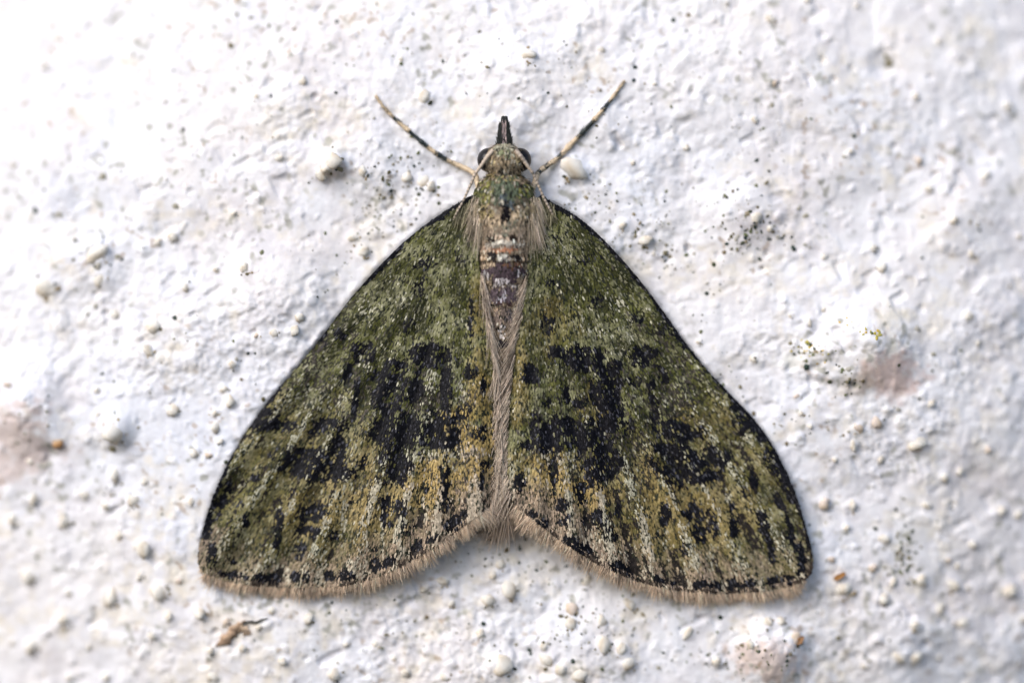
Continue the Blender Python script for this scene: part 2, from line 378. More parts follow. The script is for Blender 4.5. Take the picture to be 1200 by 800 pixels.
for (gx, gy, r_, t_) in GRAINS:                  # small raised specks, tan to near black, mostly at each grain's lower right
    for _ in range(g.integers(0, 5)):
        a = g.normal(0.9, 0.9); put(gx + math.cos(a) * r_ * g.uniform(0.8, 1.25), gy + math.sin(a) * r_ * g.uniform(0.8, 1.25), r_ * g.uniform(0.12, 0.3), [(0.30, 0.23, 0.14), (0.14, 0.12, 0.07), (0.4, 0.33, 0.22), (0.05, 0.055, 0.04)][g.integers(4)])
for x, y, r in ((275,14,4),(292,18,4),(268,51,5),(150,60,5),(65,250,5),(35,245,5),(113,312,6),(136,300,4),(118,206,6),(205,241,5),(790,22,4),(1047,70,8),(1044,62,5),(905,123,4),(887,188,4),(937,243,5),(945,252,5),(930,291,6),(912,278,4),(1150,262,4),(400,199,5),(385,197,3),(426,206,4),(672,207,4),(1076,385,6),(1095,415,5),(1053,480,4),(945,430,5),(993,433,4),(1068,655,4),(1066,670,4),(1075,683,4),(985,750,4),(1022,777,3),(110,358,5),(100,368,4),(130,527,5),(205,372,4),(780,296,4),(605,755,3),(622,766,3)):
    put(x, y, r * 0.85, DARK[g.integers(4)])
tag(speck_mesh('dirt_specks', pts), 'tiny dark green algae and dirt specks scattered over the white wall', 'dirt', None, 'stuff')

def cluster(name, spots, cols, label, cat, seed):
    g = np.random.default_rng(seed); P = []
    for (x, y, sp, n, r) in spots:
        for _ in range(n): P.append((g.normal(x, sp), g.normal(y, sp * 0.7), float(r * g.uniform(0.6, 1.3)), cols[g.integers(len(cols))]))
    x, y = spots[0][:2]
    return tag(speck_mesh(name, P, None, (x, y, float(wall_h(x, y)))), label, cat)
YEL = [(0.55, 0.36, 0.03), (0.48, 0.38, 0.06), (0.40, 0.36, 0.10)]
cluster('lichen_patch', [(1026,391,4,12,1.9),(1012,388,6,7,1.4),(990,378,5,5,1.3)], YEL, 'yellow lichen crumbs on the crest of the big pink-stained bump', 'lichen', 1)
cluster('lichen_patch', [(945,402,3.5,10,1.9),(940,412,7,9,1.4),(965,415,9,9,1.2)], YEL + [(0.16, 0.17, 0.07)], 'yellow and olive lichen crumbs between the pink-stained bump and the right wing', 'lichen', 2)

# ------------------------------------------------------------------ loose debris on the wall
def tube(path, radii, n=10, cols=None, flat=1.0):
    """path (k,3) in px, circular sections -> verts, faces, colours"""
    P = np.array(path, float); k = len(P); R = np.broadcast_to(np.asarray(radii, float), (k,))
    T = np.gradient(P, axis=0); T /= np.linalg.norm(T, axis=1)[:, None] + 1e-9
    up = np.array([0, 0, 1.0]); A = np.cross(T, up); A /= np.linalg.norm(A, axis=1)[:, None] + 1e-9; B = np.cross(A, T)
    th = np.arange(n) * 2 * math.pi / n
    V = (P[:, None] + R[:, None, None] * (np.cos(th)[None, :, None] * A[:, None] + flat * np.sin(th)[None, :, None] * B[:, None])).reshape(-1, 3)
    F = []
    for i in range(k - 1):
        for j in range(n): F.append((i * n + j, i * n + (j + 1) % n, (i + 1) * n + (j + 1) % n, (i + 1) * n + j))
    F.append(tuple(range(n))[::-1]); F.append(tuple((k - 1) * n + j for j in range(n)))
    C = None if cols is None else np.repeat(np.asarray(cols, float), n, 0)
    return V, F, C

def join(parts):
    V, F, C = [], [], []; b = 0
    for v, f, c in parts:
        V.append(v); C.append(c); F += [tuple(i + b for i in q) for q in f]; b += len(v)
    return np.concatenate(V), F, np.concatenate(C)

def flake(name, x, y, L, wd, ang, col, label):
    nU, nV = 9, 5; V = []; C = []
    for i in range(nU):
        for j in range(nV):
            u = i / (nU - 1) * 2 - 1; v = j / (nV - 1) * 2 - 1
            w = wd * math.sqrt(max(0.05, 1 - u * u * 0.92)) * (1 + 0.12 * math.sin(5 * u + x))
            a = u * L; b = v * w
            xx = x + a * math.cos(ang) - b * math.sin(ang); yy = y + a * math.sin(ang) + b * math.cos(ang)
            V.append((xx, yy, float(wall_h(x, y)) + 5.5 + 1.3 * v * v + 0.8 * math.sin(3 * u))); C.append(np.array(col) * (1 + 0.25 * math.sin(4 * u + 3 * v)))
    n = len(V); V2 = [(a, b, c - 1.5 - 3.5 * (abs((q // nV) / (nU - 1) * 2 - 1) < 0.8)) for q, (a, b, c) in enumerate(V)]
    F = []
    for i in range(nU - 1):
        for j in range(nV - 1):
            q = i * nV + j; F.append((q, q + 1, q + nV + 1, q + nV)); F.append((n + q, n + q + nV, n + q + nV + 1, n + q + 1))
    ring = [j for j in range(nV)] + [i * nV + nV - 1 for i in range(1, nU)] + [(nU - 1) * nV + j for j in range(nV - 2, -1, -1)] + [i * nV for i in range(nU - 2, 0, -1)]
    for a, b in zip(ring, ring[1:] + ring[:1]): F.append((b, a, n + a, n + b))
    o = mesh_from(name, np.array(V + V2), F, M_DEBRIS, None, np.array(C + C), True, (x, y, float(wall_h(x, y))))
    return tag(o, label, 'debris')
def crumpled(x, y, L, wd, ang, h0, col, seed):
    rg = np.random.default_rng(seed); nU, nV = 17, 7; V = []; C = []
    for i in range(nU):
        u = i / (nU - 1) * 2 - 1; w = wd * (max(0.0, 1 - abs(u) ** 1.7) ** 0.7 + 0.06) * (1 + 0.35 * rg.normal() * (abs(u) < 0.95)); mid = 0.22 * wd * math.sin(3.1 * u + seed)
        for j in range(nV):
            v = j / (nV - 1) * 2 - 1; a = u * L + rg.normal(0, 0.5); b = mid + v * w
            xx = x + a * math.cos(ang) - b * math.sin(ang); yy = y + a * math.sin(ang) + b * math.cos(ang)
            V.append((xx, yy, float(wall_h(xx, yy)) + h0 + 2.6 * (1 - v * v) * (1 - u * u) + rg.normal(0, 0.55)))
            C.append(np.array(col) * (0.45 + 0.9 * rg.random()) * (0.8 + 0.4 * (v < 0)))
    n = len(V); V2 = [(a, b, c - 1.6) for a, b, c in V]; F = []
    for i in range(nU - 1):
        for j in range(nV - 1):
            q = i * nV + j; F.append((q, q + 1, q + nV + 1, q + nV)); F.append((n + q, n + q + nV, n + q + nV + 1, n + q + 1))
    ring = [j for j in range(nV)] + [i * nV + nV - 1 for i in range(1, nU)] + [(nU - 1) * nV + j for j in range(nV - 2, -1, -1)] + [i * nV for i in range(nU - 2, 0, -1)]
    for a, b in zip(ring, ring[1:] + ring[:1]): F.append((b, a, n + a, n + b))
    return np.array(V + V2), F, np.array(C + C)
def plant_fragment():
    root = bpy.data.objects.new('plant_fragment', None); COL.objects.link(root)
    root.location = Vector(wall_pt(np.array(272.), np.array(740.), np.array(float(wall_h(272, 740))))); root.empty_display_size = 0.001
    tag(root, 'shrivelled brown plant fragment stuck to the wall below the left wing tip', 'debris')
    def add(nm, prm):
        o = mesh_from(nm, prm[0], prm[1], M_DEBRIS, None, prm[2]); o.parent = root; o.location = -root.location
    add('husk', crumpled(271, 742, 23, 5.5, -0.70, 1.8, (0.36, 0.25, 0.17), 3))
    add('husk', crumpled(283, 737, 13, 5.0, 0.35, 1.2, (0.44, 0.33, 0.24), 5))
    p = smooth_open([(284, 731, 2), (292, 728, 3), (300, 729, 2.4), (306, 726, 2.2), (314, 724, 1.5)], 5); p[:, 2] += wall_h(p[:, 0], p[:, 1])
    t = np.linspace(0, 1, len(p)); rr_ = np.interp(t, [0, .4, .7, 1], [1.0, 1.7, 1.2, 0.5]) * (1 + 0.2 * RNG.normal(size=len(p)))
    add('twig', tube(p, rr_, 7, np.tile((0.06, 0.06, 0.055), (len(p), 1))))
plant_fragment()
flake('bark_flake', 984, 675, 8, 3.2, -0.5, (0.34, 0.17, 0.06), 'orange-brown flake resting on a white grain right of the right wing tip')
flake('bark_flake', 938, 750, 6, 3.4, -0.9, (0.30, 0.17, 0.09), 'small brown flake on the pinkish bump below the right wing')

# ------------------------------------------------------------------ the moth
moth = bpy.data.objects.new('moth', None); COL.objects.link(moth); moth.empty_display_size = 0.002
tag(moth, 'olive green moth with black blotches spread flat on the white wall', 'moth')

def mround(a): return np.asarray(a, float)

def wing_h(x, y, side):
    d = np.abs(x - 589.0)
    bx, by = (556, 232) if side < 0 else (632, 232)
    phi = np.degrees(np.arctan2(np.abs(x - bx) * 1.0, np.maximum(y - by + 30, 1)))
    r = np.hypot(x - bx, y - by)
    h = 7 + 35 * np.exp(-(d / 175.0) ** 2) - 7 * np.exp(-((d - 6) / 13.0) ** 2) * np.clip((y - 380) / 60, 0, 1)
    h += (2.7 * np.clip(r / 400, 0, 1.1) ** 1.3) * np.cos(2 * math.pi * phi / 5.6 + 0.6 * side)
    h += 1.4 * noise(x, y, 60, 51) + 0.9 * noise(x, y, 26, 52)
    # costal edge rolls down towards the wall
    return h

# pattern tables: cx, cy, rx, ry, angle(deg), strength
LB = [(505,416,26,13,0,1),(465,430,18,12,-20,1),(458,465,16,42,8,.95),(470,505,28,20,0,1),(512,502,34,20,0,.95),(463,540,19,22,0,1.1),(524,450,7,32,0,.8),(488,455,9,24,10,.75),(505,440,9,9,0,-.7),(500,488,10,7,0,-.6),
 (427,415,13,11,30,1),(408,437,6,11,15,.9),(418,462,4,22,8,.8),(440,440,12,5,0,.6),(386,498,22,10,0,.85),(372,540,38,20,0,1.05),(345,528,12,10,0,.8),(398,520,10,14,0,.8),
 (312,488,16,11,-35,.95),(335,498,13,7,10,.9),(400,391,8,7,0,.8),(380,400,5,5,0,.5),(552,434,7,9,20,1),(565,450,3,8,0,.8),(560,507,7,10,0,.9),(545,478,8,5,0,.5),(521,560,5,24,3,.95),(536,610,8,7,0,1),(545,601,5,4,0,.9),
 (497,572,5,9,0,.7),(470,596,8,12,0,.75),(452,592,6,14,0,.85),(455,612,7,5,0,.7),(480,615,10,7,0,.5),(328,612,4.5,28,5,1),(300,558,5,6,0,.9),(288,609,4.5,9,10,.95),(283,590,4,5,0,.6),(368,600,14,10,0,.85),(362,622,18,7,0,.8),(352,645,7,14,20,.7),(345,575,5,5,0,.5),
 (391,626,6,6,0,.6),(563,565,4,10,0,.85),(568,545,5,6,0,.6),(520,590,7,7,0,.6),(440,640,7,5,0,.4),(490,530,10,5,0,.5),(552,372,3,26,0,.75),(500,307,13,6,-20,.5),(492,337,7,12,15,.45),(480,380,6,10,20,.5),(540,300,10,8,0,.4),
 (305,676,7.5,6,0,1.3),(321,676,8,6,0,1.3),(349,674,6,6.5,0,1.25),(359,675,6,6,0,1.1),(389,674,7,6,0,1.3),(406,673,7.5,6,0,1.2),(441,661,7.5,7,-20,1.3),(458,655,7,6,-20,1.2),(490,639,8,6.5,-30,1.3),(505,630,7,6,-30,1.2),(531,613,8,6,-35,1.3),
 (270,672,18,3.5,8,1.1),(250,652,5,16,0,.75),(246,612,5,24,14,.9),(262,585,5,22,22,.7),(270,655,10,5,0,.4)]
RB = [(678,418,26,14,0,1),(655,410,10,8,0,.9),(712,436,16,16,20,.95),(716,478,13,44,0,.95),(700,460,8,14,0,.8),(655,507,32,18,0,1.05),(690,510,26,18,0,1),(707,540,20,22,0,1.1),(628,497,8,14,0,.7),(668,468,16,6,10,.7),(662,457,9,8,0,.7),(640,520,24,8,0,.9),(672,445,12,9,0,-.6),(680,487,9,6,0,-.6),(735,500,8,8,0,.5),
 (752,415,13,12,0,1),(774,435,5,12,-35,.8),(763,460,4.5,22,-4,.85),(740,445,10,8,0,.4),(768,492,7,18,-10,.85),(795,505,26,11,8,.9),(805,545,34,20,8,1.05),(780,525,14,10,0,.7),(835,533,8,10,0,.7),(846,538,9,8,0,.85),
 (876,492,20,12,35,1),(862,478,10,9,30,.8),(893,510,8,10,30,.7),(622,436,9,10,0,1),(640,470,6,5,0,.6),(610,563,8,12,5,1),(648,556,5,16,0,.95),(636,612,7,6,0,1),(624,600,6,5,0,.9),(680,576,7,9,0,.95),(661,592,8,8,0,.75),(701,606,9,9,0,.75),(724,596,6,11,0,.85),(716,625,8,8,0,.5),(684,606,6,6,0,.5),(665,610,8,8,0,.4),
 (778,603,6,13,0,.95),(772,625,5,7,0,.5),(815,600,13,12,0,.85),(818,624,10,12,0,.8),(836,618,5,14,0,.75),(804,640,7,8,0,.6),(858,608,4.5,26,-3,1),(894,612,4.5,20,-12,.95),(882,558,5,10,-15,.9),(872,575,4,8,-10,.6),(912,585,5,14,-22,.8),(903,645,4,18,-10,.8),(925,620,5,28,-14,.85),(938,655,5,20,-8,.95),(905,540,7,18,-30,.8),(922,570,6,22,-22,.9),
 (645,330,12,7,10,.45),(690,300,12,7,-20,.4),(700,350,10,10,0,.4),(745,370,9,10,0,.45),(640,380,9,8,0,.5),(780,385,12,9,20,.6),(800,400,10,8,30,.6),(660,275,12,6,0,.35),
 (667,634,8,7,35,1.3),(684,645,8,6.5,30,1.3),(720,662,8,7,20,1.3),(735,668,6,5,20,1),(771,680,8,6.5,5,1.3),(788,683,7,6,5,1.2),(820,684,8,7,0,1.35),(836,684,7,6,0,1.2),(858,684,8,6.5,0,1.35),(875,684,8,6,0,1.25),(905,681,8,6.5,-8,1.35),(921,678,8,5.5,-12,1.2),(941,671,6,6,-30,1.1)]
# pale (cream) streaks, golden patches
LP = [(498,588,3.5,38,0,1),(449,622,3.5,32,0,.9),(403,600,4,42,3,.8),(428,645,4.5,26,-4,1),(322,655,4,16,5,.8),(345,600,3,16,5,.5),(505,445,6,14,5,.9),(500,490,12,6,0,.7),(492,530,22,8,0,.9),(540,525,26,10,0,.8),(475,350,16,7,-25,.5),(425,370,22,8,-40,.5),(485,375,8,8,0,.7),(430,425,9,7,0,.8),(400,460,24,16,0,.35),(360,470,26,14,-30,.3),(555,590,12,16,0,.9),(378,655,6,18,10,.6),(290,640,5,18,0,.4),(525,622,6,8,0,.7),(470,645,8,10,0,.5),(538,460,10,16,0,.6),(335,674,6,9,0,1.2),(374,674,7,9,0,1.2),(424,667,8,9,-15,1.2),(474,647,7,9,-25,1.2),(518,621,6,8,-30,1.2),(287,672,5,6,0,.9)]
RP = [(648,535,10,10,0,.9),(665,535,8,12,0,.6),(756,643,4.5,34,0,.9),(780,618,3,26,0,.7),(852,578,6,9,0,1),(903,648,4,16,-8,.8),(873,514,9,5,-20,.8),(700,410,6,5,0,.9),(722,590,4,14,0,.6),(700,628,22,16,0,.55),(730,370,9,24,-20,.45),(720,410,20,6,0,.4),(690,385,22,8,0,.4),(655,290,20,14,0,.3),(860,665,4,14,0,.6),(830,650,4,14,0,.6),(800,668,5,12,0,.6),(735,650,4,12,0,.5),(785,470,12,12,0,.3),(690,500,8,10,0,.4),(617,555,6,12,0,.6),(925,650,4,16,-8,.5),(703,654,8,8,25,1.2),(753,673,8,8,10,1.2),(804,684,7,8,0,1.2),(847,685,5,8,0,1.2),(890,683,6,8,-5,1.2),(651,624,5,7,35,1)]
LG = [(560,455,15,50,0,.6),(558,540,24,60,0,1.1),(510,565,36,34,0,1),(540,500,26,30,0,.8),(480,585,20,22,0,.5),(430,600,14,50,0,.45),(558,370,9,50,0,.3),(440,590,40,30,0,.45),(370,600,40,30,0,.3)]
RG = [(610,450,10,60,0,.35),(640,562,38,34,0,.95),(690,575,34,24,0,.8),(760,600,12,60,0,.5),(650,380,30,40,0,.2),(700,470,24,24,0,.25),(820,600,60,40,0,.4),(800,490,18,20,0,.3)]

def field(tab, x, y, wob, sharp=2.0):
    D = np.zeros_like(x); N = np.zeros_like(x)
    for cx, cy, rx, ry, a, s in tab:
        a = math.radians(a); dx = x - cx; dy = y - cy
        u = (dx * math.cos(a) + dy * math.sin(a)) / rx; v = (-dx * math.sin(a) + dy * math.cos(a)) / ry
        w = np.clip((1.27 - np.hypot(u, v) + wob) * sharp, 0, 1)
        if s > 0: D = np.maximum(D, w * s)
        else: N = np.maximum(N, w * -s)
    return np.clip(D - N, 0, 1.4)

def seg_dist(x, y, line):
    """distance to an open polyline"""
    d = np.full(np.shape(x), 1e9)
    for (x1, y1), (x2, y2) in zip(line[:-1], line[1:]):
        L = (x2 - x1) ** 2 + (y2 - y1) ** 2 + 1e-9
        t = np.clip(((x - x1) * (x2 - x1) + (y - y1) * (y2 - y1)) / L, 0, 1)
        d = np.minimum(d, np.hypot(x - x1 - t * (x2 - x1), y - y1 - t * (y2 - y1)))
    return d

def wing_colour(x, y, side, rng):
    n = len(x)
    tabD, tabP, tabG = (LB, LP, LG) if side < 0 else (RB, RP, RG)
    out_ = LEFT_OUT if side < 0 else RIGHT_OUT
    costa = out_[0:15] if side < 0 else out_[0:17]
    margin = out_[15:31] if side < 0 else out_[17:32]
    dc = seg_dist(x, y, costa); dm = seg_dist(x, y, margin)
    wob = 0.34 * noise(x, y, 12, 71 + side) + 0.27 * noise(x, y, 6, 73 + side)
    D = field(tabD, x, y, wob + 0.04, 2.1); P = field(tabP, x, y, wob * 1.3, 1.6); Gd = field(tabG, x, y, wob, 1.2)
    rnd = rng.random(n); r2 = rng.random(n); r3 = rng.random(n)
    cl = 0.5 + 0.5 * noise(x, y, 7, 81 + side); cl2 = 0.5 + 0.5 * noise(x, y, 22, 83 + side); cl3 = 0.5 + 0.5 * noise(x, y, 55, 85 + side)
    # streaky mottling along the veins
    bx = 556 if side < 0 else 632
    phi = np.degrees(np.arctan2(np.abs(x - bx), np.maximum(y - 202, 1))); rr = np.hypot(x - bx, y - 232)
    vein = np.cos(2 * math.pi * phi / 5.6 + 0.6 * side)
    strk = noise(phi * 9, rr * 0.28, 9, 87 + side)
    green = np.array([0.115, 0.118, 0.034]); dgreen = np.array([0.031, 0.033, 0.012]); lgreen = np.array([0.27, 0.265, 0.155])
    t = np.clip(0.5 + 0.55 * (cl2 - 0.5) * 2 + 0.3 * strk + 0.5 * (r2 - 0.5), 0, 1)[:, None]
    c = dgreen * (1 - t) + green * t
    t = np.clip((cl - 0.45) * 1.5 + 0.35 * (r3 - 0.5) + 1.1 * (cl2 - 0.5) + 0.45 * (cl3 - 0.5), 0, 1)[:, None] * 0.8
    c = c * (1 - t) + lgreen * t
    gs = (rng.random(n) < 0.20 + 0.35 * np.clip(cl3 - 0.4, 0, 1))          # greyish cream scales among the green
    c[gs] = c[gs] * 0.55 + np.array([0.28, 0.265, 0.18]) * 0.45 * (0.5 + 0.9 * rng.random((gs.sum(), 1)))
    # olive-brown inner field towards the body on both wings
    t = np.clip(Gd, 0, 1)[:, None]
    gold = np.array([0.42, 0.295, 0.11]) * (0.55 + 0.9 * r2[:, None])
    c = c * (1 - 0.85 * t) + gold * 0.85 * t
    # brown-olive outer third and the dusky middle band between the blotches
    outer = np.clip((rr - 285 + 30 * noise(x, y, 40, 97)) / 60, 0, 1) * np.clip(1.25 - np.abs(x - 589) / 330, 0.2, 1)
    t = (outer * np.clip(0.15 + 0.45 * r3 + 0.8 * (cl2 - 0.35), 0, 1))[:, None]
    c = c * (1 - t) + np.array([0.34, 0.245, 0.11]) * (0.4 + 1.0 * rnd[:, None]) * t
    band = np.exp(-((rr - (268 if side < 0 else 275) + 22 * noise(x, y, 50, 98)) / 62) ** 2) * np.clip((355 - np.abs(x - 589)) / 90, 0, 1) * np.clip((np.abs(x - 589) - 14) / 30, 0, 1)
    bd = rng.random(n) < 0.50 * band * (0.35 + 0.9 * np.clip(noise(x, y, 16, 99 + side) + 0.35, 0, 1))
    c[bd] = np.array([0.050, 0.043, 0.036]) * (0.4 + 1.3 * rng.random((bd.sum(), 1)))
    # darker and lighter streaks following the veins
    st = np.clip(strk - 0.25, 0, 1) * np.clip(rr / 120, 0, 1)
    sd = rng.random(n) < st * 1.1; c[sd] *= 0.42
    # greyish pink outer margin
    w = np.clip(1 - (dm - 6) / (44 + 16 * noise(x, y, 30, 91)), 0, 1) * (0.35 + 0.65 * np.clip(1.2 - np.abs(x - 589) / 330, 0, 1))
    pinkc = np.array([0.33, 0.25, 0.19]) * (0.35 + 0.95 * rnd[:, None])
    t = (np.clip(w * 1.5 + 0.5 * (r3 - 0.5) + 0.4 * strk, 0, 1) * (w > 0.02))[:, None] * 0.85
    c = c * (1 - t) + pinkc * t
    # cream single scales, clustered
    pale_p = 0.012 + 0.20 * np.clip(cl - 0.55, 0, 1) * (0.3 + cl2) + 0.05 * (vein > 0.6) * np.clip(rr / 300, 0, 1) + 0.55 * P + 0.85 * np.clip((vein - 0.66) * 4, 0, 1) * np.clip((rr - 305) / 40, 0, 1) * (noise(phi * 9, rr * 0.5, 8, 131 + side) > -0.3) * np.clip(1.6 - np.abs(x - 589) / 260, 0.15, 1)
    pale = rng.random(n) < pale_p
    pc = (np.array([0.46, 0.44, 0.33]) + (np.array([0.60, 0.50, 0.38]) - np.array([0.52, 0.49, 0.37])) * np.clip(Gd + w, 0, 1)[:, None]) * (0.5 + 0.6 * rng.random(n)[:, None])
    c[pale] = pc[pale]
    # scattered dark scales
    dk = rng.random(n) < 0.16 + 0.28 * np.clip(0.5 - cl, 0, 1)
    c[dk] = np.array([0.022, 0.024, 0.016]) * (0.6 + rng.random((dk.sum(), 1)))
    vd = np.clip((-vein - 0.45) * 2.2, 0, 1) * np.clip((rr - 320) / 50, 0, 1) * np.clip((noise(phi * 9, rr * 0.6, 14, 141 + side) - 0.05) * 3, 0, 1)
    vd = np.maximum(vd, np.exp(-((vein - 0.45) / 0.2) ** 2) * np.clip((rr - 310) / 40, 0, 1) * np.clip((noise(phi * 9, rr * 0.5, 11, 151 + side) - 0.1) * 3, 0, 1))
    kd = rng.random(n) < vd * 0.88
    c[kd] = np.array([0.022, 0.018, 0.016]) * (0.5 + rng.random((kd.sum(), 1)))
    # black blotches with a few surviving light scales
    pd = np.clip(D * 1.08, 0, 1)
    hole = np.clip((noise(x, y, 8, 111 + side) + 0.55 * noise(x, y, 4, 113 + side) - 0.55) * 2.2, 0, 0.7) * (D < 1.15)
    hole = np.maximum(hole, 0.32 * (vein > 0.86) * (noise(phi * 9, rr * 0.5, 9, 155 + side) > 0.0) * (D < 1.15))
    k = rng.random(n) < np.where(pd > 0.7, 0.955, pd * 1.1) * (1 - hole)
    blk = np.array([0.0055, 0.0055, 0.008]) * (0.5 + 1.1 * rng.random((n, 1)))
    greyed = rng.random(n) < 0.10
    blk[greyed] = np.array([0.055, 0.055, 0.066]) * (0.6 + 0.9 * rng.random((greyed.sum(), 1)))
    c[k] = blk[k]
    # dark costal rim
    ce = (dc < 0.9 + 1.5 * rnd + 3.0 * np.clip(noise(x, y, 14, 93), -0.4, 1) + (0.0 if side < 0 else 1.2))
    c[ce] = blk[ce] * 1.1
    # ragged dark line ahead of the fringe
    ml = (dm < 3.0 + 1.5 * rnd) & (noise(x, y, 13, 95) > 0.25)
    c[ml] = np.array([0.05, 0.038, 0.03]) * (0.5 + rnd[ml][:, None])
    return c

def normal_at(fn, x, y, e=1.0):
    gx = (fn(x + e, y) - fn(x - e, y)) / (2 * e); gy = (fn(x, y + e) - fn(x, y - e)) / (2 * e)
    n = np.stack([-gx, -gy, np.ones_like(gx)], -1)
    return n / np.linalg.norm(n, axis=1)[:, None]

def scale_mesh(name, P, N, T, L, Wd, lift, cols, mat, parent):
    """one small rounded plate per point, root at P, lying along T, tip lifted off the surface"""
    T = T - (T * N).sum(1)[:, None] * N; T /= np.linalg.norm(T, axis=1)[:, None] + 1e-9
    B = np.cross(N, T); n = len(P)
    tpl = [(0.0, -0.28, 0.2), (0.0, 0.28, 0.2), (0.55, 0.5, 0.75), (0.55, -0.5, 0.75), (1.0, 0.26, 0.85), (1.0, -0.26, 0.85)]
    V = np.empty((n, 6, 3))
    for i, (u, v, w) in enumerate(tpl):
        V[:, i] = P + T * (L * u)[:, None] + B * (Wd * v)[:, None] + N * (0.25 + lift * w)[:, None]
    b = (np.arange(n) * 6)[:, None]
    F = np.concatenate([b + np.array([[0, 1, 2, 3]]), b + np.array([[3, 2, 4, 5]])])
    return mesh_from(name, V.reshape(-1, 3), F, mat, parent, np.repeat(cols, 6, 0), False)

def hair_mesh(name, P0, D0, L, droop, rad, cols, mat, parent, segs=4, curl=None, tip=None):
    """tapering three-sided hairs from P0 along D0, bending by droop"""
    n = len(P0); D0 = D0 / (np.linalg.norm(D0, axis=1)[:, None] + 1e-9)
    ts = np.linspace(0, 1, segs + 1); V = np.empty((n, segs + 1, 3, 3))
    ref = np.array([0, 0, 1.0]); A = np.cross(D0, ref); A /= np.linalg.norm(A, axis=1)[:, None] + 1e-9; Bv = np.cross(A, D0)
    for i, t in enumerate(ts):
        c = P0 + D0 * (L * t)[:, None] + droop * (t * t)
        if curl is not None: c = c + A * (curl * t * t)[:, None]
        r = rad * (1 - 0.8 * t ** 1.5)
        for q in range(3):
            a = q * 2 * math.pi / 3
            V[:, i, q] = c + r[:, None] * (math.cos(a) * A + math.sin(a) * Bv)
    b = (np.arange(n) * (segs + 1) * 3)[:, None]; F = []
    for i in range(segs):
        for q in range(3):
            F.append(b + np.array([[i * 3 + q, i * 3 + (q + 1) % 3, (i + 1) * 3 + (q + 1) % 3, (i + 1) * 3 + q]]))
    F = np.concatenate(F)
    cc = np.repeat(cols, (segs + 1) * 3, 0)
    if tip is not None:
        tt = np.tile(np.repeat(ts, 3), n)[:, None]; cc = cc * (1 - tt * tip) + cc * tt * tip * 1.5
    return mesh_from(name, V.reshape(-1, 3), F, mat, parent, cc)

